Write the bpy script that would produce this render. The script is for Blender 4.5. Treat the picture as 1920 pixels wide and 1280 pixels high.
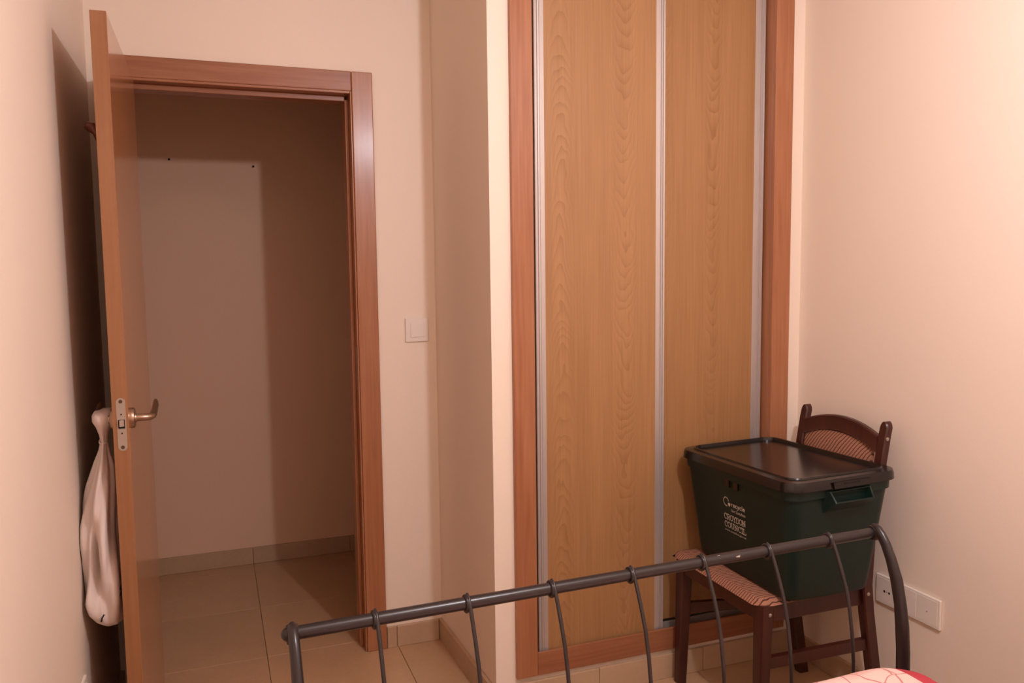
import bpy, bmesh, math, random
from mathutils import Vector, Matrix, noise
random.seed(7)
S = bpy.context.scene
COL = S.collection
for o in list(bpy.data.objects):
    bpy.data.objects.remove(o, do_unlink=True)

# ------------------------------------------------------------------ camera
cd = bpy.data.cameras.new('camera'); cam = bpy.data.objects.new('camera', cd); COL.objects.link(cam)
RR = ((0.93732121, -0.04218766, 0.34590338), (-0.34825855, -0.07911735, 0.93405376), (-0.01203858, -0.99597221, -0.08885059))
m = Matrix([[r[0], -r[1], -r[2], 0] for r in RR] + [[0, 0, 0, 1]]); m.translation = (0, 0, 1.41)
cam.matrix_world = m
cd.sensor_width = 36; cd.lens = 1513 / 1920 * 36; cd.clip_start = 0.02
S.camera = cam

# ------------------------------------------------------------------ world, light, exposure
w = bpy.data.worlds.new('world'); S.world = w; w.use_nodes = True
w.node_tree.nodes['Background'].inputs[0].default_value = (1, .62, .45, 1)
w.node_tree.nodes['Background'].inputs[1].default_value = 0.02
ld = bpy.data.lights.new('bulb_light', 'POINT'); ld.energy = 48.5; ld.color = (1, 1.01, 1.10); ld.shadow_soft_size = .036
lo = bpy.data.objects.new('bulb_light', ld); COL.objects.link(lo); lo.location = (.975, .62, 2.2)
S.view_settings.view_transform = 'Standard'; S.view_settings.look = 'None'
S.view_settings.exposure = 0.0; S.view_settings.gamma = 1; S.view_settings.use_curve_mapping = False

# ------------------------------------------------------------------ materials
def lin(c):
    return tuple((v / 255 / 12.92 if v / 255 <= .04045 else ((v / 255 + .055) / 1.055) ** 2.4) for v in c) + (1,)

class NT:
    def __init__(s, name):
        s.m = bpy.data.materials.new(name); s.m.use_nodes = True
        s.t = s.m.node_tree; s.b = s.t.nodes['Principled BSDF']
    def n(s, typ, **kw):
        n = s.t.nodes.new(typ)
        for k, v in kw.items():
            if k.startswith('i_'):
                n.inputs[int(k[2:]) if k[2:].isdigit() else k[2:]].default_value = v
            else: setattr(n, k, v)
        return n
    def l(s, a, b): s.t.links.new(a, b)
    def math(s, op, a, b=None, c=None):
        n = s.n('ShaderNodeMath', operation=op)
        for i, v in enumerate((a, b, c)):
            if v is None: continue
            if isinstance(v, (int, float)): n.inputs[i].default_value = v
            else: s.l(v, n.inputs[i])
        return n.outputs[0]
    def coords(s):
        tc = s.n('ShaderNodeTexCoord'); return tc.outputs['Object']
    def xyz(s, v):
        n = s.n('ShaderNodeSeparateXYZ'); s.l(v, n.inputs[0]); return n.outputs
    def mapped(s, v, scale=(1, 1, 1), loc=(0, 0, 0), rot=(0, 0, 0)):
        n = s.n('ShaderNodeMapping'); s.l(v, n.inputs[0])
        n.inputs['Scale'].default_value = scale; n.inputs['Location'].default_value = loc; n.inputs['Rotation'].default_value = rot
        return n.outputs[0]
    def noise(s, v, scale=5, detail=3, rough=.5):
        n = s.n('ShaderNodeTexNoise'); s.l(v, n.inputs['Vector'])
        n.inputs['Scale'].default_value = scale; n.inputs['Detail'].default_value = detail; n.inputs['Roughness'].default_value = rough
        return n.outputs[0]
    def ramp(s, f, stops):
        n = s.n('ShaderNodeValToRGB'); s.l(f, n.inputs[0]); e = n.color_ramp.elements
        while len(e) < len(stops): e.new(.5)
        for el, (p, c) in zip(e, stops): el.position = p; el.color = c
        return n.outputs[0]
    def mix(s, f, a, b):
        n = s.n('ShaderNodeMix', data_type='RGBA')
        if isinstance(f, (int, float)): n.inputs[0].default_value = f
        else: s.l(f, n.inputs[0])
        for i, v in ((6, a), (7, b)):
            if isinstance(v, tuple): n.inputs[i].default_value = v
            else: s.l(v, n.inputs[i])
        return n.outputs[2]
    def base(s, c, rough=.5, metal=0, spec=.5, coat=0, coat_rough=.2):
        if isinstance(c, tuple): s.b.inputs['Base Color'].default_value = c
        else: s.l(c, s.b.inputs['Base Color'])
        s.b.inputs['Roughness'].default_value = rough; s.b.inputs['Metallic'].default_value = metal
        s.b.inputs['Specular IOR Level'].default_value = spec
        s.b.inputs['Coat Weight'].default_value = coat; s.b.inputs['Coat Roughness'].default_value = coat_rough
        return s.m
    def bump(s, h, strength=.2, dist=.01):
        n = s.n('ShaderNodeBump'); n.inputs['Strength'].default_value = strength; n.inputs['Distance'].default_value = dist
        s.l(h, n.inputs['Height']); s.l(n.outputs[0], s.b.inputs['Normal'])

def paint(name, c, rough=.6, bumpk=.12):
    k = NT(name); v = k.coords()
    n1 = k.noise(v, 2.2, 3); a = lin(c); b = tuple(x * .965 for x in a[:3]) + (1,)
    k.base(k.mix(n1, a, b), rough, 0, .25)
    k.bump(k.noise(v, 140, 2), bumpk, .002)
    return k.m

def plain(name, c, rough=.5, metal=0, spec=.5, coat=0, var=.1, scale=30):
    k = NT(name); v = k.coords(); a = lin(c)
    b = tuple(x * (1 - var) for x in a[:3]) + (1,)
    return k.base(k.mix(k.noise(v, scale, 3), a, b), rough, metal, spec, coat)

def wood(name, c1, c2, axis='Z', rough=.38, coat=.15, fine=90):
    k = NT(name); v = k.coords()
    sc = {'Z': (1, 1, .035), 'X': (.035, 1, 1), 'Y': (1, .035, 1)}[axis]
    f = k.noise(k.mapped(v, sc), fine, 4, .6)
    g = k.noise(k.mapped(v, tuple(min(1, q * 4) for q in sc)), 9, 3, .6)
    mixf = k.math('MULTIPLY_ADD', g, .6, k.math('MULTIPLY', f, .55))
    col = k.ramp(mixf, [(.36, lin(c2)), (.74, lin(c1))])
    k.base(col, rough, 0, .4, coat, .2)
    k.bump(f, .05, .002)
    return k.m

def oak_panel(name, c1, c2, cats, x0):
    """wardrobe laminate: straight grain with columns of nested cathedral arches; cats = (x centre, half width, sense, period)"""
    k = NT(name); v = k.coords(); X, Y, Z = k.xyz(v)
    fine = k.noise(k.mapped(v, (1, 1, .02)), 170, 3, .6)
    med = k.noise(k.mapped(v, (1, 1, .05)), 28, 3, .55)
    wob = k.noise(k.mapped(v, (1.5, 1, 1)), 3.1, 3, .55)
    wob2 = k.noise(k.mapped(v, (3, 1, .7)), 9, 2, .5)
    tot = k.math('MULTIPLY_ADD', k.math('SUBTRACT', fine, .5), .55, k.math('MULTIPLY', k.math('SUBTRACT', med, .5), .5))
    for (xc, wd, sense, per) in cats:
        u = k.math('SUBTRACT', k.math('ADD', X, k.math('MULTIPLY', k.math('SUBTRACT', wob, .5), .035)), xc)
        q = k.math('MULTIPLY', k.math('MULTIPLY', u, u), 55.0 / (wd / .045))
        ph = k.math('ADD', k.math('MULTIPLY', Z, sense / per), k.math('MULTIPLY', q, .9 / per))
        ph = k.math('ADD', ph, k.math('MULTIPLY', wob, 9.0))
        ph = k.math('ADD', ph, k.math('MULTIPLY', wob2, 1.4))
        fr = k.math('FRACT', ph)
        line = k.math('POWER', fr, 2.2)
        un = k.math('DIVIDE', u, wd)
        mask = k.math('EXPONENT', k.math('MULTIPLY', k.math('MULTIPLY', un, un), -1.0))
        fadez = k.noise(k.mapped(v, (.1, .1, 1), loc=(xc * 7, 0, 0)), 1.6, 1)
        amp = k.math('MULTIPLY', mask, k.math('MULTIPLY_ADD', fadez, 1.2, .0))
        tot = k.math('MULTIPLY_ADD', k.math('SUBTRACT', line, .25), k.math('MULTIPLY', amp, .52), tot)
    col = k.ramp(k.math('ADD', tot, .5), [(.28, lin(c1)), (.92, lin(c2))])
    k.base(col, .42, 0, .4, .08, .25)
    return k.m

M = {}
M['wall'] = paint('warm_white_paint', (246, 226, 208))
M['ceiling'] = paint('ceiling_paint', (247, 230, 214))
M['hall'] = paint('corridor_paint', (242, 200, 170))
M['grout'] = plain('grout', (120, 100, 84), .9)
M['plaster'] = paint('caulk_white', (236, 226, 214), .8)

def tile_mat(name, c):
    k = NT(name); v = k.coords(); a = lin(c)
    n1 = k.noise(v, 5, 4, .6); n2 = k.noise(v, 60, 2)
    f = k.math('MULTIPLY_ADD', n2, .3, k.math('MULTIPLY', n1, .7))
    info = k.n('ShaderNodeObjectInfo'); f = k.math('ADD', f, k.math('MULTIPLY', k.math('SUBTRACT', info.outputs['Random'], .5), .25))
    k.base(k.ramp(f, [(.3, tuple(x * .86 for x in a[:3]) + (1,)), (.7, a)]), .22, 0, .45)
    return k.m
M['tile'] = tile_mat('beige_floor_tile', (202, 160, 122))
M['skirt'] = tile_mat('beige_skirting_tile', (198, 164, 132))
M['trim_v'] = wood('varnished_wood_upright', (179, 121, 84), (150, 89, 57), 'Z', .36, .2)
M['trim_h'] = wood('varnished_wood_across', (170, 112, 78), (136, 80, 52), 'X')
M['leaf_edge'] = wood('door_edge_wood', (158, 108, 71), (140, 90, 56), 'Z')
M['leaf_face'] = wood('door_face_veneer', (190, 128, 84), (164, 104, 66), 'Z', .16, .5)
M['alu'] = plain('satin_aluminium', (200, 190, 185), .42, .6, .5, 0, .06)
M['alu_dark'] = plain('shaded_aluminium_groove', (120, 112, 112), .5, .6)
M['dark_gap'] = plain('dark_carcass', (58, 40, 32), .8)
M['white_plastic'] = plain('white_plastic', (240, 226, 214), .35, 0, .5, 0, .03)
M['hole'] = plain('black_hole', (22, 14, 12), .9)
M['steel'] = plain('brushed_nickel', (176, 150, 128), .28, .9)
M['plate_steel'] = plain('matt_steel_plate', (178, 160, 146), .5, .35)
M['brass_dark'] = plain('dark_screw', (96, 72, 58), .5, .6)
M['chair_wood'] = wood('mahogany_stain', (72, 31, 24), (50, 19, 15), 'Z', .35, .2)
M['bolt'] = plain('silver_bolt', (190, 176, 168), .3, .8)
M['bed_metal'] = plain('dark_grey_enamel', (46, 38, 38), .32, .25, .5, .15)
M['chip'] = plain('bare_chipped_metal', (196, 180, 172), .4, .4)
M['bin_green'] = plain('dark_green_plastic', (17, 37, 31), .42, 0, .32, 0, .15, 12)
M['lid_black'] = plain('black_lid_plastic', (24, 18, 17), .2, 0, .5, 0, .2, 18)
M['print_white'] = plain('white_print', (214, 204, 192), .6)
M['bag_print'] = plain('black_print', (22, 20, 24), .6)
M['hook_wood'] = plain('brown_wood_hook', (120, 62, 40), .4)
M['bulb'] = None

def bag_mat():
    k = NT('white_cloth'); v = k.coords()
    n1 = k.noise(v, 14, 3)
    k.base(k.mix(n1, lin((242, 224, 216)), lin((226, 206, 198))), .7, 0, .25)
    k.b.inputs['Subsurface Weight'].default_value = 0
    k.bump(k.noise(k.mapped(v, (1, 1, .35)), 26, 3), .35, .012)
    return k.m
M['bag'] = bag_mat()

def fabric_mat(name, rot, scale):
    k = NT(name); v = k.mapped(k.coords(), (1, 1, 1), (0, 0, 0), rot); X, Y, Z = k.xyz(v)
    wob = k.noise(v, 18, 2); zig = k.math('PINGPONG', X, .012)
    ph = k.math('ADD', k.math('MULTIPLY', Y, scale), k.math('ADD', k.math('MULTIPLY', wob, 1.1), k.math('MULTIPLY', zig, 14)))
    st = k.math('FRACT', ph)
    line = k.ramp(st, [(.0, (1, 1, 1, 1)), (.10, (1, 1, 1, 1)), (.28, (0, 0, 0, 1)), (.88, (0, 0, 0, 1)), (1, (1, 1, 1, 1))])
    weave = k.noise(v, 420, 2)
    basec = k.ramp(weave, [(.3, lin((150, 100, 80))), (.7, lin((182, 130, 104)))])
    k.base(k.mix(line, basec, lin((78, 44, 36))), .9, 0, .15)
    k.bump(weave, .3, .002)
    return k.m
M['seat_fabric'] = fabric_mat('wavy_striped_upholstery', (0, 0, 0), 92)
M['back_fabric'] = fabric_mat('diagonal_striped_upholstery', (math.radians(-36), 0, 0), 92)

def duvet_mat():
    k = NT('pink_printed_bedspread'); v = k.coords(); X, Y, Z = k.xyz(v)
    wv = k.noise(v, 6, 3)
    cmb = k.n('ShaderNodeVectorMath', operation='MULTIPLY_ADD')
    nn = k.n('ShaderNodeTexNoise'); k.l(v, nn.inputs['Vector']); nn.inputs['Scale'].default_value = 5
    k.l(nn.outputs['Color'], cmb.inputs[0]); cmb.inputs[1].default_value = (.16, .16, .1); k.l(v, cmb.inputs[2])
    vo = k.n('ShaderNodeTexVoronoi', feature='DISTANCE_TO_EDGE'); k.l(cmb.outputs[0], vo.inputs['Vector']); vo.inputs['Scale'].default_value = 13
    ln = k.ramp(vo.outputs['Distance'], [(.0, (1, 1, 1, 1)), (.008, (1, 1, 1, 1)), (.028, (0, 0, 0, 1)), (1, (0, 0, 0, 1))])
    wash = k.ramp(k.noise(k.mapped(v, (1, 2.2, 1)), 7, 3), [(.48, (0, 0, 0, 1)), (.62, (1, 1, 1, 1))])
    c = k.mix(k.math('MULTIPLY', wash, .55), lin((238, 202, 190)), lin((226, 160, 150)))
    c = k.mix(k.math('MULTIPLY', ln, .75), c, lin((186, 84, 84)))
    band = k.math('GREATER_THAN', X, .568)
    c = k.mix(band, c, lin((188, 66, 76)))
    k.base(c, .8, 0, .2)
    return k.m
M['duvet'] = duvet_mat()

# ------------------------------------------------------------------ mesh helpers
def box(bm, x0, x1, y0, y1, z0, z1, bev=0, seg=2):
    vs = [bm.verts.new((x, y, z)) for x in (x0, x1) for y in (y0, y1) for z in (z0, z1)]
    fs = [(0, 1, 3, 2), (4, 6, 7, 5), (0, 4, 5, 1), (2, 3, 7, 6), (0, 2, 6, 4), (1, 5, 7, 3)]
    nf = [bm.faces.new([vs[i] for i in f]) for f in fs]
    if bev:
        es = list({e for f in nf for e in f.edges})
        bmesh.ops.bevel(bm, geom=es, offset=bev, segments=seg, affect='EDGES', profile=.5)
    return vs

def loft(bm, rings, cap0=True, cap1=True):
    R = [[bm.verts.new(p) for p in r] for r in rings]; n = len(R[0])
    for a, b in zip(R, R[1:]):
        for i in range(n):
            bm.faces.new((a[i], a[(i + 1) % n], b[(i + 1) % n], b[i]))
    if cap0: bm.faces.new(list(reversed(R[0])))
    if cap1: bm.faces.new(R[-1])

def tube(bm, pts, radii, n=12, side=None, cap=True):
    """radii: number, or (ra, rb) with ra along 'side' and rb across"""
    pts = [Vector(p) for p in pts]; rings = []
    if not isinstance(radii, list): radii = [radii] * len(pts)
    prev = None
    for i, p in enumerate(pts):
        t = (pts[min(i + 1, len(pts) - 1)] - pts[max(i - 1, 0)]).normalized()
        s0 = Vector(side) if side else (prev if prev else (Vector((0, 0, 1)) if abs(t.z) < .9 else Vector((1, 0, 0))))
        a = (s0 - t * s0.dot(t)).normalized(); b = t.cross(a); prev = a
        ra, rb = radii[i] if isinstance(radii[i], tuple) else (radii[i], radii[i])
        rings.append([p + a * (ra * math.cos(2 * math.pi * k / n)) + b * (rb * math.sin(2 * math.pi * k / n)) for k in range(n)])
    loft(bm, rings, cap, cap)

def lathe(bm, c, axis, prof, n=20):
    """prof: (distance along axis, radius)"""
    ax = Vector(axis).normalized(); a = Vector((0, 0, 1)) if abs(ax.z) < .9 else Vector((1, 0, 0))
    a = (a - ax * a.dot(ax)).normalized(); b = ax.cross(a); c = Vector(c)
    loft(bm, [[c + ax * d + (a * math.cos(2 * math.pi * k / n) + b * math.sin(2 * math.pi * k / n)) * r for k in range(n)] for d, r in prof])

def prism(bm, poly, f0, f1):
    """poly list of 2-D points; f0, f1 map a 2-D point to the two 3-D sides"""
    loft(bm, [[f0(p) for p in poly], [f1(p) for p in poly]])

def obj(name, bm, mat, parent=None, smooth=False, sharp=40):
    off = parent_world(parent)
    bmesh.ops.recalc_face_normals(bm, faces=bm.faces)
    if off.length: bmesh.ops.translate(bm, verts=bm.verts, vec=-off)
    me = bpy.data.meshes.new(name); bm.to_mesh(me); bm.free()
    o = bpy.data.objects.new(name, me); COL.objects.link(o)
    me.materials.append(mat)
    if smooth:
        me.shade_smooth()
        try: me.set_sharp_from_angle(angle=math.radians(sharp))
        except Exception: pass
    if parent: o.parent = parent
    return o

def parent_world(p):
    v = Vector((0, 0, 0))
    while p is not None:
        v = v + p.location; p = p.parent
    return v

def thing(name, label, cat, loc=(0, 0, 0), group=None):
    o = bpy.data.objects.new(name, None); COL.objects.link(o); o.location = loc; o.empty_display_size = .05
    o['label'] = label; o['category'] = cat
    if group: o['group'] = group
    return o

def struct(o, label, cat):
    o['kind'] = 'structure'; o['label'] = label; o['category'] = cat; return o

def sempty(name, label, cat, loc=(0, 0, 0)):
    o = bpy.data.objects.new(name, None); COL.objects.link(o); o.location = loc; o.empty_display_size = .05
    return struct(o, label, cat)

def B(*a, **k):
    bm = bmesh.new(); box(bm, *a, **k); return bm

# ------------------------------------------------------------------ room shell
XL, XR, YD, YW, YB, H = -.342, 1.958, 2.911, 2.335, -.75, 2.5
YH0, YH1 = 3.012, 4.03           # corridor
XP = .797                        # left face of the pier beside the wardrobe

floor = sempty('floor', 'beige polished tile floor running from the bedroom into the corridor', 'floor')
obj('screed', B(-1.45, XR + .1, YB - .1, YH1 + .1, -.06, -.004), M['grout'], floor)
TS = .468
tile_mesh = {}
ix0, iy0 = .135, 3.0
nx0, nx1 = math.floor((-1.45 - ix0) / TS), math.ceil((XR + .1 - ix0) / TS)
ny0, ny1 = math.floor((YB - .1 - iy0) / TS), math.ceil((YH1 + .1 - iy0) / TS)
bm = bmesh.new(); box(bm, .0008, TS - .0008, .0008, TS - .0008, -.012, 0, .0009, 1)
bmesh.ops.recalc_face_normals(bm, faces=bm.faces)
tme = bpy.data.meshes.new('floor_tile'); bm.to_mesh(tme); bm.free(); tme.materials.append(M['tile'])
for i in range(nx0, nx1):
    for j in range(ny0, ny1):
        o = bpy.data.objects.new('floor_tile', tme); COL.objects.link(o); o.parent = floor
        o.location = (ix0 + i * TS, iy0 + j * TS, 0)

struct(obj('ceiling', B(-1.45, XR + .1, YB - .1, YH1 + .1, H, H + .08), M['ceiling']), 'plain white ceiling above the bedroom, out of view', 'ceiling')
struct(obj('wall_left', B(XL - .1, XL, YB, YD, 0, H), M['wall']), 'plain warm white wall left of the open door', 'wall')
struct(obj('wall_right', B(XR, XR + .1, YB, 2.95, 0, H), M['wall']), 'plain warm white wall behind the chair, right of the wardrobe', 'wall')
struct(obj('wall_rear', B(XL - .1, XR + .1, YB - .1, YB, 0, H), M['wall']), 'plain wall behind the camera', 'wall')  # unseen; set close behind the camera to bounce more light forward
OX0, OX1, OZ = -.262, .487, 2.04       # rough opening of the doorway
bm = bmesh.new()
box(bm, XL - .1, OX0, YD, YH0, 0, H); box(bm, OX1, XP + .09, YD, YH0, 0, H); box(bm, OX0, OX1, YD, YH0, OZ, H)
struct(obj('wall_back', bm, M['wall']), 'warm white wall around the doorway, carrying the light switch', 'wall')
XC = .776
bm = bmesh.new(); prism(bm, [(XP - (XP - XC) * .06 / (YD - YW), YW + .06), (XP + .09, YW + .06), (XP + .09, YD), (XC, YD)], lambda p: Vector((p[0], p[1], 0)), lambda p: Vector((p[0], p[1], H)))
struct(obj('wall_recess', bm, M['wall']), 'shaded side face of the pier between doorway and wardrobe', 'wall')
WX0, WX1, WZ0, WZ1 = .88, 1.886, .112, 2.44   # opening for the wardrobe
bm = bmesh.new()
prism(bm, [(XP, YW), (WX0, YW), (WX0, YW + .06), (XP - (XP - XC) * .06 / (YD - YW), YW + .06)], lambda p: Vector((p[0], p[1], 0)), lambda p: Vector((p[0], p[1], H))); box(bm, WX1, XR, YW, YW + .06, 0, H)
box(bm, WX0, WX1, YW, YW + .06, 0, WZ0); box(bm, WX0, WX1, YW, YW + .06, WZ1, H)
struct(obj('wall_wardrobe', bm, M['wall']), 'narrow white wall strips framing the fitted wardrobe', 'wall')
# corridor
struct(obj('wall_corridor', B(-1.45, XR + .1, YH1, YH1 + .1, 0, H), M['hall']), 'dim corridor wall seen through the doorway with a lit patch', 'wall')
struct(obj('wall_corridor_left', B(-1.45, -1.35, YH0, YH1, 0, H), M['hall']), 'added left end wall closing off the corridor to keep it dark, out of view', 'wall')  # unseen end wall, added to contain the light
struct(obj('wall_corridor_right', B(XR, XR + .1, YH0, YH1, 0, H), M['hall']), 'added right end wall closing off the corridor to keep it dark, out of view', 'wall')  # likewise added on the right, so the corridor stays dark
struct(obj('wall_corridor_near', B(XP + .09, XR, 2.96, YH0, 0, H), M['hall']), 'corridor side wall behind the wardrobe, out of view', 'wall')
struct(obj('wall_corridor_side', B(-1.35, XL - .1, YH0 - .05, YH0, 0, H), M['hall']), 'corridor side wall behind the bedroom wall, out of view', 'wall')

# skirting: runs of tiles, each tile a part
def skirting(name, label, p0, p1, h, t, joints, normal):
    """tiles from p0 to p1 (xy), thickness t along normal"""
    root = sempty(name, label, 'baseboard', (p0[0], p0[1], 0))
    d = Vector((p1[0] - p0[0], p1[1] - p0[1], 0)); L = d.length; d.normalize(); nrm = Vector((normal[0], normal[1], 0))
    cuts = [0] + sorted(joints) + [L]
    for a, b in zip(cuts, cuts[1:]):
        bm = bmesh.new(); q0 = Vector((p0[0], p0[1], 0)) + d * (a + .0008); q1 = Vector((p0[0], p0[1], 0)) + d * (b - .0008)
        c = [q0, q1, q1 + nrm * t, q0 + nrm * t]
        xs = [v.x for v in c]; ys = [v.y for v in c]
        box(bm, min(xs), max(xs), min(ys), max(ys), 0.0, h, .0015, 1)
        obj('skirting_tile', bm, M['skirt'], root)
    return root
skirting('baseboard_back', 'short beige tile skirting between door casing and recess corner', (.562, YD), (XC - .014, YD), .08, .013, [.037], (0, -1))
rec = sempty('baseboard_recess', 'beige tile skirting along the shaded pier side', 'baseboard', (XP, YW, 0))
def recx(y): return XP - (XP - XC) * (y - YW) / (YD - YW)
for ya, yb in ((YW - .013, 2.575), (2.577, YD - .0006)):
    bm = bmesh.new(); prism(bm, [(recx(ya) - .013, ya), (recx(ya) - .0004, ya), (recx(yb) - .0004, yb), (recx(yb) - .013, yb)], lambda p: Vector((p[0], p[1], 0)), lambda p: Vector((p[0], p[1], .08)))
    obj('skirting_tile', bm, M['skirt'], rec)
skirting('baseboard_wardrobe', 'beige tile skirting under the wardrobe', (XP, YW), (XR - .013, YW), .085, .014, [.36, .763], (0, -1))
skirting('baseboard_right', 'beige tile skirting below the socket on the right wall', (XR, YW), (XR, YB), .08, .013, [.46 * i for i in range(1, 8)], (-1, 0))
skirting('baseboard_left', 'beige tile skirting along the left wall behind the door', (XL, YB), (XL, YD), .08, .013, [.46 * i for i in range(1, 9)], (1, 0))
skirting('baseboard_corridor', 'beige tile skirting along the corridor wall', (-1.35, YH1), (XR, YH1), .08, .012, [.55 + .467 * i for i in range(0, 6)], (0, -1))

# ------------------------------------------------------------------ door frame
tr = sempty('trim_1', 'reddish varnished wood casing and jamb around the open doorway', 'door frame', (.1, YD, 0))
CI0, CI1, CT = -.272, .487, 2.037      # inner edges of the casing
obj('casing', B(CI1, .560, YD - .014, YD - .0005, 0, 2.105, .003), M['trim_v'], tr)
obj('casing', B(-.306, CI0, YD - .014, YD - .0005, 0, 2.105, .003), M['trim_v'], tr)
obj('casing', B(CI0, CI1 - .0008, YD - .014, YD - .0005, CT, 2.105, .003), M['trim_h'], tr)
obj('jamb', B(.481, .4866, YD - .010, YH0 + .008, 0, 2.039, .002), M['trim_v'], tr)
obj('jamb', B(-.2616, -.254, YD - .010, YH0 + .008, 0, 2.039, .002), M['trim_v'], tr)
obj('jamb', B(-.254, .481, YD - .010, YH0 + .008, 2.029, 2.0395, .002), M['trim_h'], tr)
for a in ((.469, .481, YD + .038, YH0 + .004, 0, 2.017), (-.254, -.242, YD + .038, YH0 + .004, 0, 2.017)):
    obj('door_stop', B(*a, bev=.002), M['trim_v'], tr)
obj('door_stop', B(-.242, .469, YD + .038, YH0 + .004, 2.011, 2.029, .002), M['trim_h'], tr)
obj('strike_plate', B(.4802, .4815, YD + .004, YD + .03, .98, 1.14, .0003, 1), M['plate_steel'], tr)

# ------------------------------------------------------------------ door leaf (opened at a right angle)
LX0, LX1, LY0, LY1, LZ = -.243, -.207, 2.178, 2.899, 2.03
dr = sempty('door_1', 'wooden flush door standing open against the left wall, bag on its handle', 'door', ((LX0 + LX1) / 2, LY1, .008))
leaf = obj('door_leaf', B(LX0, LX1, LY0 + .002, LY1, .008, LZ, .0015, 1), M['leaf_face'], dr)
obj('edge_strip', B(LX0 + .0002, LX1 - .0002, LY0, LY0 + .0022, .008, LZ, .0005, 1), M['leaf_edge'], leaf)
xc = -.2225
def stadium(cx, cz, hw, hh, n=10):
    return [(cx + hw * math.cos(a), cz + (hh - hw) + hw * math.sin(a)) for a in [math.pi * i / n for i in range(n + 1)]] + \
           [(cx + hw * math.cos(a), cz - (hh - hw) + hw * math.sin(a)) for a in [math.pi + math.pi * i / n for i in range(n + 1)]]
bm = bmesh.new(); prism(bm, stadium(xc, 1.041, .0105, .066), lambda p: Vector((p[0], LY0 - .0012, p[1])), lambda p: Vector((p[0], LY0 + .001, p[1])))
lp = obj('lock_plate', bm, M['plate_steel'], dr)
for z, r, mt in ((1.098, .0046, 'brass_dark'), (.984, .0046, 'brass_dark'), (1.066, .002, 'hole'), (1.019, .002, 'hole')):
    bm = bmesh.new(); lathe(bm, (xc, LY0 - .0008, z), (0, -1, 0), [(0, r), (.0007, r), (.0009, r * .7)], 12)
    obj('screw' if mt == 'brass_dark' else 'screw_hole', bm, M[mt], lp)
bm = bmesh.new(); box(bm, xc - .0075, xc + .0075, LY0 - .0016, LY0 - .0008, 1.031, 1.053); obj('latch_slot', bm, M['hole'], lp)
bm = bmesh.new(); prism(bm, [(-.006, 0), (.006, 0), (.0055, -.004), (-.004, -.010)], lambda p: Vector((xc + p[0], LY0 + p[1], 1.0365)), lambda p: Vector((xc + p[0], LY0 + p[1], 1.0525)))
obj('latch_bolt', bm, M['bolt'], lp)
def lever(side):
    """side +1: face towards the room opening (right); -1: face towards the left wall"""
    x0 = LX1 if side > 0 else LX0
    cy, cz = LY0 + .062, 1.046
    bm = bmesh.new()
    reach = .050 if side > 0 else .044
    pts = [(x0 + side * .006, cy, cz), (x0 + side * .022, cy, cz), (x0 + side * (reach - .014), cy + .001, cz - .001), (x0 + side * (reach - .004), cy + .007, cz - .001),
           (x0 + side * reach, cy + .02, cz), (x0 + side * (reach + .002), cy + .06, cz + .006), (x0 + side * (reach + .003), cy + .10, cz + .015), (x0 + side * (reach + .002), cy + .118, cz + .020)]
    tube(bm, pts, [.0105, .0095, .009, .009, .009, (.0095, .008), (.0105, .0075), (.009, .006)], 14)
    h = obj('handle', bm, M['steel'], dr, True)
    bm = bmesh.new(); lathe(bm, (x0, cy, cz), (side, 0, 0), [(0, .026), (.007, .026), (.0095, .0245), (.0105, .021), (.0105, .013), (.013, .012), (.013, .002)], 28)
    obj('rosette', bm, M['steel'], h, True)
lever(1); lever(-1)
for z in (.25, 1.02, 1.80):
    bm = bmesh.new(); lathe(bm, (LX1 - .002 - .036, LY1 + .0045, z), (0, 0, 1), [(0, .004), (.08, .004)], 10)
    obj('hinge', bm, M['steel'], dr, True)
# wooden double coat peg on the hidden face
bm = bmesh.new()
tube(bm, [(LX0 - .0005, 2.40, 1.740), (LX0 - .014, 2.40, 1.755), (LX0 - .024, 2.40, 1.780), (LX0 - .036, 2.40, 1.795), (LX0 - .047, 2.40, 1.800)], [.013, .010, .009, .014, .010], 12)
tube(bm, [(LX0 - .0005, 2.40, 1.725), (LX0 - .010, 2.40, 1.717), (LX0 - .018, 2.40, 1.720)], [.011, .009, .008], 10)
obj('coat_peg', bm, M['hook_wood'], dr, True)

# ------------------------------------------------------------------ fitted wardrobe
wd = thing('fitted_wardrobe', 'tall fitted wardrobe with two oak sliding doors and reddish wood frame', 'wardrobe', (1.38, 2.32, .1))
YF = 2.32
obj('frame_stile', B(.864, .9355, YF, YW + .05, .102, 2.47, .002), M['trim_v'], wd)
obj('frame_stile', B(1.828, 1.9015, YF, YW - .0006, .102, 2.47, .002), M['trim_v'], wd)
obj('frame_rail', B(.9360, 1.8275, YF + .0006, YF + .010, .102, .178, .002), M['trim_h'], wd)
obj('frame_rail', B(.9360, 1.8275, YF + .0006, YF + .010, 2.395, 2.47, .002), M['trim_h'], wd)
obj('frame_reveal', B(1.828, 1.842, YW, 2.48, .150, 2.395, .001), M['trim_v'], wd)
obj('frame_reveal', B(.920, .935, YW + .051, 2.48, .150, 2.395, .001), M['trim_v'], wd)
bm = bmesh.new(); box(bm, .90, 1.87, 2.93, 2.94, .12, 2.43); box(bm, .885, .90, 2.481, 2.94, .12, 2.43); box(bm, 1.87, 1.883, 2.481, 2.94, .12, 2.43)
box(bm, .90, 1.87, 2.336, 2.93, .115, .14); box(bm, .90, 1.87, 2.39, 2.93, 2.42, 2.435)
obj('carcass', bm, M['dark_gap'], wd)
bm = bmesh.new()
for y in (2.3635, 2.3975): box(bm, .936, 1.827, y, y + .002, .1405, .183)
box(bm, .936, 1.827, 2.336, 2.42, .1405, .1435)
obj('floor_track', bm, M['alu'], wd)
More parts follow.
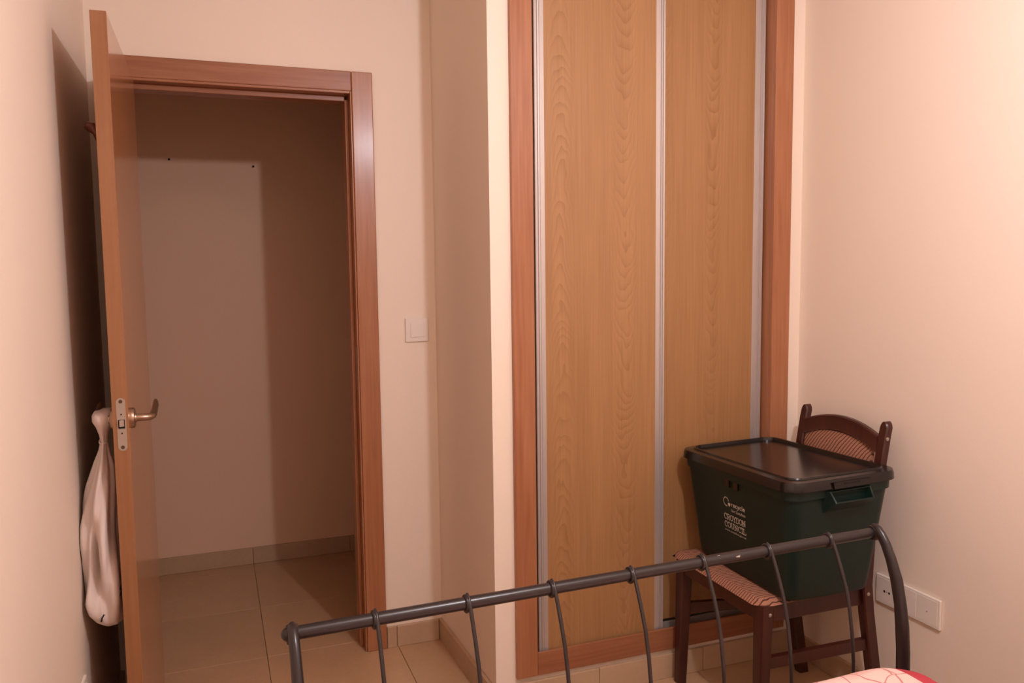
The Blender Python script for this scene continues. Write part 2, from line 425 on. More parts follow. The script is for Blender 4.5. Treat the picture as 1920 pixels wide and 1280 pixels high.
bm = bmesh.new()
for y in (2.3635, 2.3975): box(bm, .936, 1.827, y, y + .002, 2.37, 2.42)
obj('top_track', bm, M['alu'], wd)
M['oakL'] = oak_panel('oak_laminate_left', (176, 130, 86), (146, 101, 61), [(-.345, .034, 1, .055), (-.122, .042, -1, .05)], 0)
M['oakR'] = oak_panel('oak_laminate_right', (172, 126, 82), (143, 98, 59), [(.236, .030, -1, .055), (.02, .04, -1, .07)], 0)
def sliding(x0, x1, y0, y1, zb, mat, lp, rp, label):
    d = obj('sliding_door', B(x0 + lp * .7, x1 - rp * .7, y0 + .004, y1 - .004, zb + .003, 2.385), mat, wd)
    d['label'] = label
    def prof(xa, xb, lip):
        bm = bmesh.new(); wdt = xb - xa
        s = 1 if lip > 0 else -1
        # a flat with two ridges (nearest the outer edge) and a groove
        poly = [(0, 0.028), (0, .002), (.05, .000), (.20, .0005), (.25, .004), (.30, .004), (.36, .0005), (.44, .0005), (.48, .004), (.54, .004), (.58, .0025), (1, .0035), (1, .028)]
        pts = []
        for q, dd in poly:
            x = xa + q * wdt if s > 0 else xb - q * wdt
            pts.append((x, y0 + dd))
        if s < 0: pts.reverse()
        prism(bm, pts, lambda p: Vector((p[0], p[1], zb)), lambda p: Vector((p[0], p[1], 2.39)))
        obj('edge_profile', bm, M['alu'], d)
    prof(x0, x0 + lp, 1); prof(x1 - rp, x1, -1)
    return d
sliding(.945, 1.4055, 2.333, 2.362, .165, M['oakL'], .034, .033, 'front oak sliding door on the left')
sliding(1.36, 1.8205, 2.367, 2.396, .186, M['oakR'], .034, .040, 'rear oak sliding door on the right')

# ------------------------------------------------------------------ light switch
sw = thing('light_switch', 'square white light switch on the wall right of the doorway', 'switch', (.700, YD, 1.193))
obj('plate', B(.659, .744, YD - .009, YD - .0004, 1.149, 1.236, .002), M['white_plastic'], sw)
obj('rocker', B(.678, .728, YD - .0125, YD - .006, 1.166, 1.218, .0012), M['white_plastic'], sw)

# sockets
so = thing('wall_socket', 'wide triple white socket plate low on the right wall behind the bed post', 'socket', (XR, 1.81, .385))
obj('plate', B(XR - .009, XR - .0004, 1.700, 1.942, .343, .433, .002), M['white_plastic'], so)
for k, yc in enumerate((1.897, 1.821, 1.745)):
    g = obj('module', B(XR - .0096, XR - .0085, yc - .0365, yc + .0365, .350, .426, .0004, seg=1), M['white_plastic'], so)
    bm = bmesh.new()
    holes = ((.0095, 0, .004), (-.0095, 0, .004), (0, 0, .0015)) if k == 0 else ((0, 0, .0016),)
    for dy, dz, r in holes:
        lathe(bm, (XR - .0094, yc + dy, .385 + dz), (-1, 0, 0), [(0, r), (.0004, r)], 12)
    obj('socket_hole', bm, M['hole'], g)
s2 = thing('wall_socket', 'white socket plate low on the left wall, only its edge in view', 'socket', (XL, 2.18, .38))
obj('plate', B(XL + .0004, XL + .009, 2.10, 2.185, .335, .418, .002), M['white_plastic'], s2)
obj('module', B(XL + .0085, XL + .0115, 2.115, 2.170, .349, .404, .001), M['white_plastic'], s2)

# nails in the corridor wall
for x, z, lb in ((-.157, 1.925, 'small dark nail in the corridor wall, near the open door'), (.206, 1.905, 'small dark nail in the corridor wall at the lit patch corner')):
    bm = bmesh.new(); lathe(bm, (x, YH1, z), (0, -1, 0), [(0, .002), (.012, .002), (.012, .0052), (.0145, .004)], 10)
    o = obj('wall_nail', bm, M['hole']); o['label'] = lb; o['category'] = 'nail'; o['group'] = 'nails in the corridor wall'

# ------------------------------------------------------------------ ceiling lamp (above the frame)
cl = thing('pendant_lamp', 'bare pendant lamp hanging over the bed, above the picture', 'lamp', (.985, .62, H))
bm = bmesh.new(); lathe(bm, (.985, .62, H - .0005), (0, 0, -1), [(0, .05), (.02, .045), (.028, .02)], 24); obj('canopy', bm, M['white_plastic'], cl, True)
bm = bmesh.new(); tube(bm, [(.985, .62, H - .026), (.985, .62, 2.30)], .003, 8); obj('cord', bm, M['white_plastic'], cl, True)
bm = bmesh.new(); lathe(bm, (.985, .62, 2.30), (0, 0, -1), [(0, .012), (.01, .018), (.045, .019)], 16); obj('lamp_holder', bm, M['white_plastic'], cl, True)

# ------------------------------------------------------------------ white bag on the door handle
bg = thing('cloth_bag', 'white cloth bag hanging from the door handle against the left wall', 'bag', (-.29, 2.31, .5))
secs = [(1.062, -.276, .010, 2.285, .030), (1.060, -.2745, .022, 2.288, .060), (1.052, -.2740, .0268, 2.288, .068), (1.038, -.2740, .0265, 2.286, .064), (1.022, -.275, .0175, 2.284, .044), (1.00, -.2755, .0105, 2.28, .026), (.985, -.2755, .0085, 2.28, .021),
        (.96, -.277, .012, 2.283, .030), (.92, -.279, .023, 2.29, .048), (.87, -.285, .033, 2.295, .062), (.81, -.291, .042, 2.30, .078), (.75, -.294, .0455, 2.305, .092),
        (.69, -.2945, .047, 2.31, .102), (.63, -.2945, .048, 2.312, .108), (.58, -.294, .0475, 2.312, .106), (.545, -.291, .044, 2.31, .096), (.52, -.286, .036, 2.305, .076), (.505, -.281, .025, 2.30, .05), (.498, -.278, .010, 2.30, .02)]
def lerp_sec(z):
    for a, b in zip(secs, secs[1:]):
        if a[0] >= z >= b[0]:
            t = (a[0] - z) / (a[0] - b[0]); return [p + (q - p) * t for p, q in zip(a, b)]
    return list(secs[-1])
bm = bmesh.new(); rings = []; NA = 56; zs = []
for a, b in zip(secs, secs[1:]):
    n = max(1, int((a[0] - b[0]) / .009)); zs += [a[0] + (b[0] - a[0]) * i / n for i in range(n)]
zs.append(secs[-1][0])
for z in zs:
    _, cx, rx, cy, ry = lerp_sec(z); r = []
    for k in range(NA):
        a = 2 * math.pi * k / NA
        lowk = min(1, max(0, (1.03 - z) / .1)) * min(1, max(.2, (z - .5) / .08))
        fold = .15 * math.sin(4 * a + 7 * z + 1.2) + .09 * math.sin(9 * a - 16 * z) + .22 * noise.noise(Vector((math.cos(a) * 1.6, math.sin(a) * 1.6, z * 7)))
        # a deep crease that runs diagonally on the near side
        ac = math.radians(-108) + (.78 - z) * 1.6
        dd = (a - ac + math.pi) % (2 * math.pi) - math.pi
        crease = -.34 * math.exp(-(dd / .17) ** 2) * math.exp(-((z - .68) / .1) ** 2)
        k2 = 1 + (fold + crease) * lowk
        x = cx + rx * math.cos(a) * k2; y = cy + ry * math.sin(a) * k2
        x = min(max(x, XL + .002), LX0 - .002)
        r.append(Vector((x, y, z + .006 * noise.noise(Vector((x * 30, y * 30, z * 9))) * lowk)))
    rings.append(r)
loft(bm, rings)
obj('bag_body', bm, M['bag'], bg, True, 180)
def strip(bm, pts, wdt, nrm, thick=.0012):
    nrm = Vector(nrm).normalized(); pts = [Vector(p) for p in pts]
    tube(bm, pts, (thick, wdt) if False else [(thick, wdt)] * len(pts), 6, nrm)
def bag_near(x, z):
    """nearest y on the bag's front for a given x, z"""
    best = None
    for rr, zz in zip(rings, zs):
        if best is None or abs(zz - z) < abs(best[0] - z): best = (zz, rr)
    return min((abs(p.x - x) * 1.0 + (0 if p.y < 2.3 else 9), p.y) for p in best[1])[1]
for pts in ([(-.292, .548), (-.297, .540), (-.300, .528)], ):
    bm = bmesh.new(); strip(bm, [(x, bag_near(x, z) - .001, z) for x, z in pts], .0022, (0, -1, 0)); obj('print_mark', bm, M['bag_print'], bg)
for pts in ([(-.2545, .628), (-.2535, .621)], [(-.252, .612), (-.2555, .607), (-.2555, .598), (-.252, .594)]):
    bm = bmesh.new(); strip(bm, [(x, bag_near(x, z) - .001, z) for x, z in pts], .0024, (0, -1, 0)); obj('print_mark', bm, M['bag_print'], bg)
bm = bmesh.new(); tube(bm, [(-.277 + .0092 * math.cos(a), 2.28 + .0225 * math.sin(a), .985 + .004 * math.sin(a)) for a in [2 * math.pi * i / 16 for i in range(17)]], .0022, 6)
obj('drawstring', bm, M['bag'], bg, True)

# ------------------------------------------------------------------ chair
ch = thing('dining_chair', 'dark reddish wooden chair with striped upholstery, facing left under the green box', 'chair', (1.64, 2.07, 0))
NY0, NY1, FY0, FY1 = 1.842, 1.884, 2.262, 2.304
def taper_leg(cx, cy, zt, wt, wb, dx=0, dy=0):
    bm = bmesh.new(); rings = []
    for t, z in ((0, 0.0005), (.5, zt * .5), (.85, zt * .88), (1, zt)):
        wq = wb + (wt - wb) * min(1, t / .85); ox = dx * (1 - t); oy = dy * (1 - t)
        h = wq / 2; b = .004
        rings.append([Vector((cx + ox + x, cy + oy + y, z)) for x, y in ((-h + b, -h), (h - b, -h), (h, -h + b), (h, h - b), (h - b, h), (-h + b, h), (-h, h - b), (-h, -h + b))])
    loft(bm, rings); return bm
fl = obj('leg', taper_leg(1.456, 1.864, .442, .042, .032, -.012, -.004), M['chair_wood'], ch)
obj('leg', taper_leg(1.456, 2.280, .442, .042, .032, -.012, .004), M['chair_wood'], ch)
def bolt(x, y, z, ax, par):
    bm = bmesh.new(); lathe(bm, (x, y, z), ax, [(0, .0058), (.0018, .0056), (.003, .0035), (.0033, .001)], 14); obj('bolt', bm, M['bolt'], par, True)
bolt(1.462, 1.8433, .413, (0, -1, 0), fl)
# rear posts: legs that run on up as the back, leaning to the wall
ctr = [(1.880, .0005), (1.852, .18), (1.822, .36), (1.812, .45), (1.826, .60), (1.850, .76), (1.874, .90), (1.8795, .925)]
def post(yc):
    bm = bmesh.new(); rings = []
    path = ctr + [(1.8805, .934), (1.8812, .940), (1.8814, .9425)]
    for i, (x, z) in enumerate(path):
        hw = .0165; hd = .019 if z < .5 else .012
        if z > .921: hw *= math.sqrt(max(.03, 1 - ((z - .921) / .0218) ** 2))
        b = min(.004, hw * .4)
        rings.append([Vector((x + u, yc + v, z)) for u, v in ((-hd + b, -hw), (hd - b, -hw), (hd, -hw + b), (hd, hw - b), (hd - b, hw), (-hd + b, hw), (-hd, hw - b), (-hd, -hw + b))])
    loft(bm, rings); return obj('back_post', bm, M['chair_wood'], ch, True, 35)
PN, PF = 1.850, 2.196
p1 = post(PN); post(PF)
bolt(1.812, PN - .0164, .425, (0, -1, 0), p1); bolt(1.868, PN - .0164, .893, (0, -1, 0), p1)
# top rail, arched
def arch(t): return 1 - (2 * t - 1) ** 2
bm = bmesh.new(); rings = []
for i in range(17):
    t = i / 16; y = PN + .013 + (PF - PN - .026) * t; zt = .898 + .034 * arch(t); zb = zt - .050 + .002 * arch(t)
    xo = .006 * arch(t); x0 = 1.866 + xo
    rings.append([Vector((x0 - .010 - (.0035), y, zb)), Vector((x0 - .0115, y, zb + .003)), Vector((x0 - .0095, y, zt - .004)), Vector((x0 - .005, y, zt)), Vector((x0 + .007, y, zt)), Vector((x0 + .0105, y, zt - .004)), Vector((x0 + .0085, y, zb))])
loft(bm, rings); obj('top_rail', bm, M['chair_wood'], ch, True, 40)
bm = bmesh.new(); rings = []
for i in range(13):
    t = i / 12; y = PN + .036 + (PF - PN - .052) * t; zt = .850 + .030 * arch(.06 + .88 * t); zb = .585
    e = .012 * (1 - (2 * t - 1) ** 4)
    x0 = 1.862
    rings.append([Vector((x0 - .030, y, zb)), Vector((x0 - .020 - e, y, .70)), Vector((x0 - .004 - e * .6, y, zt - .03)), Vector((x0 + .001, y, zt)), Vector((x0 + .012, y, zt)), Vector((x0 - .012, y, .70)), Vector((x0 - .020, y, zb))])
loft(bm, rings); obj('back_pad', bm, M['back_fabric'], ch, True, 60)
obj('lower_back_rail', B(1.815, 1.833, PN + .015, PF - .015, .552, .590, .003), M['chair_wood'], ch)
# aprons and stretchers
obj('apron', B(1.477, 1.800, 1.848, 1.866, .388, .440, .002), M['chair_wood'], ch)
obj('apron', B(1.477, 1.800, 2.186, 2.204, .388, .440, .002), M['chair_wood'], ch)
obj('apron', B(1.440, 1.460, 1.884, 2.264, .388, .440, .002), M['chair_wood'], ch)
obj('apron', B(1.803, 1.821, PN + .016, PF - .016, .388, .440, .002), M['chair_wood'], ch)
def bar(name, p, q, a, b):
    bm = bmesh.new(); tube(bm, [p, q], [(a, b)] * 2, 4, (0, .7071, .7071)); return obj(name, bm, M['chair_wood'], ch)
def sqbar(name, p, q, w2, h2):
    bm = bmesh.new(); p = Vector(p); q = Vector(q); d = (q - p).normalized(); s = d.cross(Vector((0, 0, 1))).normalized()
    z = Vector((0, 0, 1))
    loft(bm, [[c + s * (w2 * i) + z * (h2 * j) for i, j in ((-1, -1), (1, -1), (1, 1), (-1, 1))] for c in (p, q)]); return obj(name, bm, M['chair_wood'], ch)
sqbar('stretcher', (1.466, 1.862, .262), (1.838, 1.852, .262), .009, .017)
sqbar('stretcher', (1.466, 2.284, .262), (1.838, 2.196, .262), .009, .017)
# seat cushion
bm = bmesh.new(); NXX, NYY = 22, 26; top = []; SX0, SX1, SY0, SY1 = 1.420, 1.797, 1.838, 2.330
rows = []
for i in range(NXX + 1):
    r = []
    for j in range(NYY + 1):
        u, v = i / NXX, j / NYY
        # rounded front corners, slightly narrower to the back
        ny0 = SY0 + .012 * u; ny1 = SY1 - .105 * u
        x = SX0 + (SX1 - SX0) * u; y = ny0 + (ny1 - ny0) * v
        if u < .14:
            kk = (1 - u / .14) ** 2 * .03; y = ny0 + kk + (ny1 - ny0 - 2 * kk) * v
        e = min(1, min(u, 1 - u) / .10) ; g = min(1, min(v, 1 - v) / .09)
        z = .4405 + .0225 * math.sqrt(1 - (1 - e) ** 2) * math.sqrt(1 - (1 - g) ** 2) + .001
        if i in (0, NXX) or j in (0, NYY): z = .4405
        z = min(z, .4575)
        r.append(bm.verts.new((x, y, z)))
    rows.append(r)
for i in range(NXX):
    for j in range(NYY):
        bm.faces.new((rows[i][j], rows[i + 1][j], rows[i + 1][j + 1], rows[i][j + 1]))
loop = [rows[i][0] for i in range(NXX + 1)] + [rows[NXX][j] for j in range(1, NYY + 1)] + [rows[i][NYY] for i in range(NXX - 1, -1, -1)] + [rows[0][j] for j in range(NYY - 1, 0, -1)]
bm.faces.new(list(reversed(loop)))
obj('seat', bm, M['seat_fabric'], ch, True, 70)

# ------------------------------------------------------------------ green recycling box with black lid
BC = Vector((1.641, 2.031)); TH = -.019; BL, BW = .585, .382
rb = thing('recycling_box', 'dark green plastic recycling box with black lid standing on the chair', 'box', (BC.x, BC.y, .458))
ct, st_ = math.cos(TH), math.sin(TH)
def bp(u, v, z):
    """box space: u along the length (to the wardrobe), v across (to the right wall), z up from the floor"""
    return Vector((BC.x + v * ct - u * st_, BC.y + v * st_ + u * ct, z + (-.028 * u + .024 * v) * min(1, max(0, (z - .458) / .3))))
def rrect(l, wv, r, n=6):
    pts = []
    for su, sv, a0 in ((1, 1, 0), (-1, 1, 90), (-1, -1, 180), (1, -1, 270)):
        for i in range(n + 1):
            a = math.radians(a0 + 90 * i / n); pts.append((su * (l / 2 - r) + r * math.cos(a), sv * (wv / 2 - r) + r * math.sin(a)))
    return pts
def ringr(l, wv, r, z): return [bp(u, v, z) for u, v in rrect(l, wv, r)]
ZB, ZL = .4595, .823
TL, TW = BL - .03, BW - .03      # body at the top
DL, DW = BL - .115, BW - .085    # body at the base
def body(z):
    t = (z - ZB) / (.785 - ZB); return DL + (TL - DL) * t, DW + (TW - DW) * t
bm = bmesh.new()
l0, w0 = body(ZB)
rg = [ringr(l0 - .03, w0 - .03, .03, ZB), ringr(l0 - .010, w0 - .010, .035, ZB + .003), ringr(l0, w0, .038, ZB + .012)]
for z in (.52, .58, .64, .70, .745, .762): rg.append(ringr(*body(z), .040, z))
L7, W7 = body(.762); rg += [ringr(L7 + .014, W7 + .014, .045, .763), ringr(L7 + .016, W7 + .016, .045, .792), ringr(L7 + .002, W7 + .002, .04, .793)]
rg += [ringr(L7 - .004, W7 - .004, .04, .76), ringr(l0 - .006, w0 - .006, .036, ZB + .014)]
loft(bm, rg)
bodyo = obj('box_body', bm, M['bin_green'], rb, True, 35)
# lid: flange, rim, recessed panel
bm = bmesh.new()
rg = [ringr(BL - .034, BW - .034, .045, .7945), ringr(BL - .006, BW - .006, .05, .7945), ringr(BL + .002, BW + .002, .052, .790), ringr(BL, BW, .052, .808), ringr(BL - .006, BW - .006, .05, .816),
      ringr(BL - .050, BW - .050, .042, .8185), ringr(BL - .054, BW - .054, .041, ZL), ringr(BL - .064, BW - .064, .04, ZL), ringr(BL - .070, BW - .070, .036, .8135)]
loft(bm, rg)
lido = obj('lid', bm, M['lid_black'], rb, True, 35)
# hand grip pockets on the two short ends, clips on lid
def grip(su):
    bm = bmesh.new()
    def P(v, z, out):
        l, _ = body(z); return bp(su * (l / 2 + out), v + .008, z)
    zt, zb = .782, .752          # a scoop: the frame stands out from the wall towards its lower lip
    ht, hb = .066, .062
    back = [P(-ht - .012, zt, 0), P(ht + .012, zt, 0), P(hb + .010, zb - .034, -.001), P(-hb - .010, zb - .034, -.001)]
    outer = [P(-ht - .006, zt, .016), P(ht + .006, zt, .016), P(hb + .004, zb, .040), P(-hb - .004, zb, .040)]
    inner = [P(-ht, zt - .002, .0165), P(ht, zt - .002, .0165), P(hb, zb + .004, .0385), P(-hb, zb + .004, .0385)]
    deep = [P(-ht + .002, zt - .008, .003), P(ht - .002, zt - .008, .003), P(hb - .002, zb - .008, .010), P(-hb + .002, zb - .008, .010)]
    V = [[bm.verts.new(p) for p in r] for r in (back, outer, inner, deep)]
    for a, b in zip(V, V[1:]):
        for i in range(4): bm.faces.new((a[i], a[(i + 1) % 4], b[(i + 1) % 4], b[i]))
    bm.faces.new(V[-1]); bm.faces.new(list(reversed(V[0])))
    obj('hand_grip', bm, M['bin_green'], rb)
    bm = bmesh.new()
    def Q(v, z, out): return bp(su * (BL / 2 + out), v, z)
    prism(bm, [(-.056, .808), (.072, .808), (.068, .790), (-.052, .790)], lambda p: Q(p[0], p[1], -.004), lambda p: Q(p[0], p[1], .008))
    obj('lid_clip', bm, M['lid_black'], rb)
    bm = bmesh.new(); prism(bm, [(-.020, .805), (.034, .805), (.034, .800), (-.020, .800)], lambda p: Q(p[0], p[1], .0078), lambda p: Q(p[0], p[1], .0088))
    obj('clip_slot', bm, M['hole'], rb)
grip(-1); grip(1)
# small clip lugs on the long side
for su in (-.02, .025):
    bm = bmesh.new(); _, wv = body(.755)
    prism(bm, [(su - .012, .762), (su + .012, .762), (su + .010, .738), (su - .010, .738)], lambda p: bp(p[0], -(body(p[1])[1] / 2 - .001), p[1]), lambda p: bp(p[0], -(body(p[1])[1] / 2 + .006), p[1]))
    obj('side_lug', bm, M['lid_black'], rb)

# print on the long side facing left: text space s grows towards the viewer's right (towards -u)
def pside(s, z, out=.0009):
    return bp(-s, -(body(z)[1] / 2 + out), z)
pr = bmesh.new()
def stroke(bm, pts, wdt):
    for (a, b) in zip(pts, pts[1:]):
        a = Vector(a); b = Vector(b); d = b - a
        if d.length < 1e-6: continue
        d.normalize(); n = Vector((-d.y, d.x)) * wdt / 2; e = d * wdt * .35
        q = [a - e + n, b + e + n, b + e - n, a - e - n]
        vs = [bm.verts.new(pside(*p)) for p in q]; bm.faces.new(vs)
def arc(cx, cy, rx, ry, a0, a1, n=12):
    return [(cx + rx * math.cos(math.radians(a0 + (a1 - a0) * i / n)), cy + ry * math.sin(math.radians(a0 + (a1 - a0) * i / n))) for i in range(n + 1)]
SER = .16
def serif(x, y, w_=SER): return [(x - w_, y), (x + w_, y)]
G = {
 'C': (.95, [arc(.5, .5, .42, .5, 50, 310), [(.82, .68), (.82, .98)]]),
 'R': (1.0, [[(.2, 0), (.2, 1)], [(.05, 1), (.6, 1)], arc(.58, .74, .24, .26, 90, -90, 8), [(.6, .48), (.2, .48)], [(.5, .48), (.85, 0)], serif(.2, 0), serif(.88, 0, .1)]),
 'O': (1.0, [arc(.5, .5, .44, .5, 0, 360, 18)]),
 'Y': (1.0, [[(.12, 1), (.5, .48)], [(.88, 1), (.5, .48)], [(.5, .48), (.5, 0)], serif(.12, 1), serif(.88, 1), serif(.5, 0, .2)]),
 'D': (1.0, [[(.2, 0), (.2, 1)], [(.05, 1), (.45, 1)], [(.05, 0), (.45, 0)], arc(.45, .5, .45, .5, 90, -90, 10)]),
 'N': (1.1, [[(.2, 0), (.2, 1)], [(.2, 1), (.85, 0)], [(.85, 0), (.85, 1)], serif(.2, 0), serif(.15, 1, .1), serif(.85, 1)]),
 'U': (1.05, [[(.2, 1), (.2, .35)], arc(.5, .35, .3, .35, 180, 360, 8), [(.8, .35), (.8, 1)], serif(.2, 1), serif(.8, 1)]),
 'I': (.55, [[(.27, 0), (.27, 1)], serif(.27, 0, .2), serif(.27, 1, .2)]),
 'L': (.9, [[(.2, 0), (.2, 1)], serif(.2, 1), [(.05, 0), (.8, 0)], [(.8, 0), (.8, .28)]]),
}
def slab(bm, text, s0, s1, z0, hgt, wdt):
    tot = sum(G[c][0] for c in text); k = (s1 - s0) / tot; x = s0
    for c in text:
        wv, sts = G[c]
        for st in sts: stroke(bm, [(x + p[0] * k, z0 + p[1] * hgt) for p in st], wdt)
        x += wv * k
def font(bm, text, s0, s1, z0, hgt, bold=0):
    cu = bpy.data.curves.new('t', 'FONT'); cu.body = text; cu.size = 1; cu.offset = bold
    to = bpy.data.objects.new('t', cu); COL.objects.link(to)
    dg = bpy.context.evaluated_depsgraph_get(); me = bpy.data.meshes.new_from_object(to.evaluated_get(dg))
    xs = [v.co.x for v in me.vertices]; x0, x1 = min(xs), max(xs)
    vs = [bm.verts.new(pside(s0 + (v.co.x - x0) / (x1 - x0) * (s1 - s0), z0 + v.co.y * hgt)) for v in me.vertices]
    for p in me.polygons:
        try: bm.faces.new([vs[i] for i in p.vertices])
        except ValueError: pass
    bpy.data.objects.remove(to, do_unlink=True); bpy.data.curves.remove(cu); bpy.data.meshes.remove(me)
TX0, TX1 = .0, .115      # placed below, tuned to the photograph
PZ = .0
def layout(s0, s1, zr, q=.74):
    """q: vertical squeeze of the whole print"""
    k = (s1 - s0) / .11
    # loop arrow: an open ring whose head is a small heart
    stroke(pr, arc(s0 + .0155 * k, zr + .010 * q, .0130 * k, .0185 * q, -75, -345, 22), .0036)
    hx, hz = s0 + .0305 * k, zr + .0015 * q
    hp = [(0, -.0085), (.0060, -.001), (.0062, .0035), (.0036, .0055), (0, .0035), (-.0036, .0055), (-.0062, .0035), (-.0060, -.001)]
    pr.faces.new([pr.verts.new(pside(hx + a * k, hz + b)) for a, b in hp])
    font(pr, 'recycle', s0 + .041 * k, s1, zr - .004 * q, .029 * q, .008)
    font(pr, 'for London', s0 + .041 * k, s1, zr - .027 * q, .0185 * q, .002)
    slab(pr, 'CROYDON', s0, s1, zr - .068 * q, .0230 * q, .0026)
    slab(pr, 'COUNCIL', s0, s1, zr - .1025 * q, .0230 * q, .0026)
    font(pr, 'www.croydon.gov.uk', s0, s1, zr - .120 * q, .0115 * q, .0)
layout(-.057, .055, .680)
obj('council_print', pr, M['print_white'], rb)['label'] = 'white recycle and council lettering'

# ------------------------------------------------------------------ bed: metal frame with curled footboard
TB = math.atan2(.041, 1.429)
bed = thing('bed_frame', 'dark grey metal bed frame with curled spindle footboard', 'bed', (.815, 1.50, 0))
P0 = Vector((.104, 1.478)); cb, sb = math.cos(TB), math.sin(TB)
def fp(u, v, z): return Vector((P0.x + u * cb - v * sb, P0.y + u * sb + v * cb, z))
RZ, RRAD = .751, .0128
bm = bmesh.new()
N = 40
prof = [(-.004, .004), (-.002, .010), (.003, .0128)]
rg = []
for u, r in [(-.0125, .004), (-.009, .0095), (-.004, .0128), (.011, RRAD), (.4, RRAD), (.8, RRAD), (1.2, RRAD), (1.41, RRAD), (1.424, .0128), (1.429, .0095), (1.4325, .004)]:
    rg.append([fp(u, r * math.cos(2 * math.pi * k / 20), RZ + r * math.sin(2 * math.pi * k / 20)) for k in range(20)])
loft(bm, rg); rail = obj('top_rail', bm, M['bed_metal'], bed, True, 60)
for u, wv in ((.938, .007), (.984, .012)):
    bm = bmesh.new()
    a0, a1 = (math.radians(112), math.radians(124)) if wv < .01 else (math.radians(150), math.radians(172))
    loft(bm, [[fp(u + i * wv, (RRAD + .0005) * math.cos(a), RZ + (RRAD + .0005) * math.sin(a)) for i, a in ((0, a0 + .2), (1, a0), (1, (a0 + a1) / 2), (.9, a1), (.1, a1 - .1), (0, (a0 + a1) / 2))],
              [fp(u + i * wv, (RRAD - .002) * math.cos(a), RZ + (RRAD - .002) * math.sin(a)) for i, a in ((0, a0 + .2), (1, a0), (1, (a0 + a1) / 2), (.9, a1), (.1, a1 - .1), (0, (a0 + a1) / 2))]])
    obj('paint_chip', bm, M['chip'], rail)
curve = [(.768, .004), (.764, -.008), (.75, -.0150), (.72, -.030), (.69, -.044), (.65, -.060), (.60, -.073), (.55, -.081), (.49, -.087), (.42, -.089), (.33, -.089)]
def spindle(u):
    bm = bmesh.new()
    tube(bm, [fp(u + .004, v, z) for z, v in curve], [(.0030, .0034), (.0036, .0040), (.0040, .0042)] + [(.0042, .0042)] * 8, 10, (cb, sb, 0))
    s = obj('spindle', bm, M['bed_metal'], bed, True, 60)
    bm = bmesh.new()   # collar around the rail
    rg = []
    for a, r in ((-.0035, RRAD), (-.0035, .0165), (-.0015, .0185), (.0015, .0185), (.0035, .0165), (.0035, RRAD)):
        rg.append([fp(u + a, r * math.cos(2 * math.pi * k / 24), RZ - .001 + r * math.sin(2 * math.pi * k / 24)) for k in range(24)])
    loft(bm, rg, False, False); obj('collar', bm, M['bed_metal'], s, True, 50)
for u in (.158, .3425, .5275, .715, .8975, 1.0795, 1.2615): spindle(u)
pcurve = [(.767, .004), (.7655, -.004), (.761, -.013), (.750, -.024), (.732, -.038), (.70, -.055), (.655, -.073), (.60, -.086), (.55, -.093), (.49, -.098), (.40, -.1), (.25, -.1), (.10, -.1), (.0005, -.1)]
def bpost(u):
    bm = bmesh.new()
    rad = [(.006, .006), (.0090, .010), (.0098, .012), (.0100, .013), (.0102, .0135), (.0106, .0145)] + [(.0115, .0165)] * 2 + [(.0128, .018)] * 6
    tube(bm, [fp(u, v, z) for z, v in pcurve], rad, 16, (cb, sb, 0))
    p = obj('footboard_post', bm, M['bed_metal'], bed, True, 60)
    bm = bmesh.new(); rg = []
    for a, r in ((-.010, RRAD), (-.010, .017), (-.006, .019), (.006, .019), (.010, .017), (.010, RRAD)):
        rg.append([fp(u + a, r * math.cos(2 * math.pi * k / 24), RZ - .001 + r * math.sin(2 * math.pi * k / 24)) for k in range(24)])
    loft(bm, rg, False, False); obj('collar', bm, M['bed_metal'], p, True, 50)
bpost(.0075); bpost(1.409)
bm = bmesh.new(); tube(bm, [fp(.022, -.095, .33), fp(1.407, -.095, .33)], .012, 12); obj('lower_rail', bm, M['bed_metal'], bed, True, 60)
for u in (.03, 1.399):
    bm = bmesh.new(); tube(bm, [fp(u, -.1, .28), fp(u, -2.03, .28)], (.010, .02) if False else [(.02, .010)] * 2, 8, (0, 0, 1)); obj('side_rail', bm, M['bed_metal'], bed)
    bm = bmesh.new(); tube(bm, [fp(u, -2.04, .0005), fp(u, -2.04, .95)], .014, 12); obj('headboard_post', bm, M['bed_metal'], bed, True, 60)
bm = bmesh.new(); tube(bm, [fp(.03, -2.04, .93), fp(1.399, -2.04, .93)], .012, 12); obj('headboard_rail', bm, M['bed_metal'], bed, True, 60)
for k in range(8):
    v = -.30 - k * .23
    bm = bmesh.new(); box(bm, 0, 1.355, -.03, .03, 0, .015)
    for q in bm.verts: q.co = fp(.037 + q.co.x, v + q.co.y, .285 + q.co.z)
    obj('slat', bm, M['bed_metal'], bed)

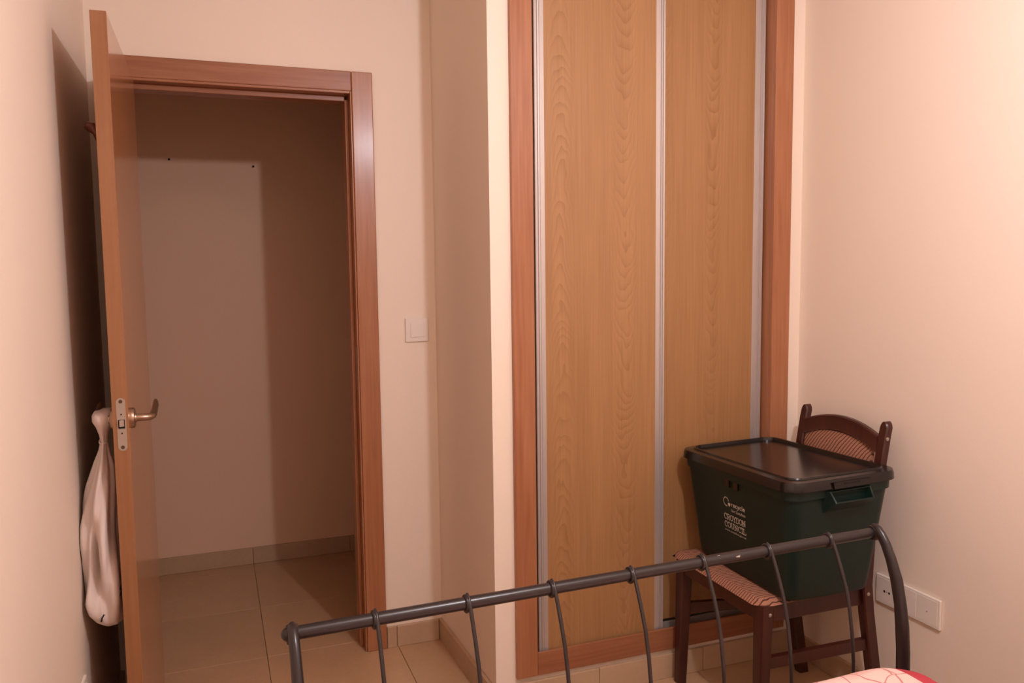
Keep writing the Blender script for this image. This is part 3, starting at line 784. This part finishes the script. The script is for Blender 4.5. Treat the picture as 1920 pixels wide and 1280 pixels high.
# mattress made up with a printed bedspread
DC = Vector((.815, .42, .23))
dv = thing('made_up_mattress', 'mattress under pale pink printed bedspread with red edge, at bottom right', 'bedding', tuple(DC))
bm = bmesh.new()
DX0, DX1, DY0, DY1, DZT = .175, 1.452, -.53, 1.371, .522
nx, ny = 64, 96
r0 = .055
rows = []
def dprof(d):
    """d: distance from the border, inwards; returns drop below the top"""
    return 0 if d > r0 else r0 - math.sqrt(max(0, r0 * r0 - (r0 - d) ** 2))
def rdist(x, y, rc=.11):
    """distance to a rounded rectangle border"""
    cx, cy, hx, hy = (DX0 + DX1) / 2, (DY0 + DY1) / 2, (DX1 - DX0) / 2, (DY1 - DY0) / 2
    qx, qy = abs(x - cx) - hx + rc, abs(y - cy) - hy + rc
    return -(math.hypot(max(qx, 0), max(qy, 0)) + min(max(qx, qy), 0) - rc)
# build from concentric rounded-rectangle rings: centre fan -> border -> hanging side
def rr_ring(inset, z, rc=.11, n=10, m=26):
    pts = []; hx, hy = (DX1 - DX0) / 2 - inset, (DY1 - DY0) / 2 - inset; cx, cy = (DX0 + DX1) / 2, (DY0 + DY1) / 2
    r = max(.012, rc - inset)
    cs = [(1, 1, 0), (-1, 1, 90), (-1, -1, 180), (1, -1, 270)]
    for q, (sx, sy, a0) in enumerate(cs):
        for i in range(n + 1):
            a = math.radians(a0 + 90 * i / n); pts.append((cx + sx * (hx - r) + r * math.cos(a), cy + sy * (hy - r) + r * math.sin(a)))
        nxt = cs[(q + 1) % 4]; a = math.radians(nxt[2]); e = (cx + nxt[0] * (hx - r) + r * math.cos(a), cy + nxt[1] * (hy - r) + r * math.sin(a)); s = pts[-1]
        for i in range(1, m): pts.append((s[0] + (e[0] - s[0]) * i / m, s[1] + (e[1] - s[1]) * i / m))
    out = []
    for x, y in pts:
        wz = .006 * noise.noise(Vector((x * 7, y * 9, 0))) + .003 * noise.noise(Vector((x * 22, y * 17, 3)))
        out.append(Vector((x, y, z + wz)))
    return out
rg = []
for ins in (.62, .55, .45, .35, .26, .18, .12, .08, .055): rg.append(rr_ring(ins, DZT))
for i in range(1, 8):
    a = math.radians(90 * i / 7); rg.append(rr_ring(r0 * (1 - math.sin(a)), DZT - r0 * (1 - math.cos(a))))
for z in (.42, .38, .34, .312): rg.append(rr_ring(-.004 if z > .32 else .004, z))
loft(bm, rg, True, True)
cov = obj('cover', bm, M['duvet'], dv, True, 180)
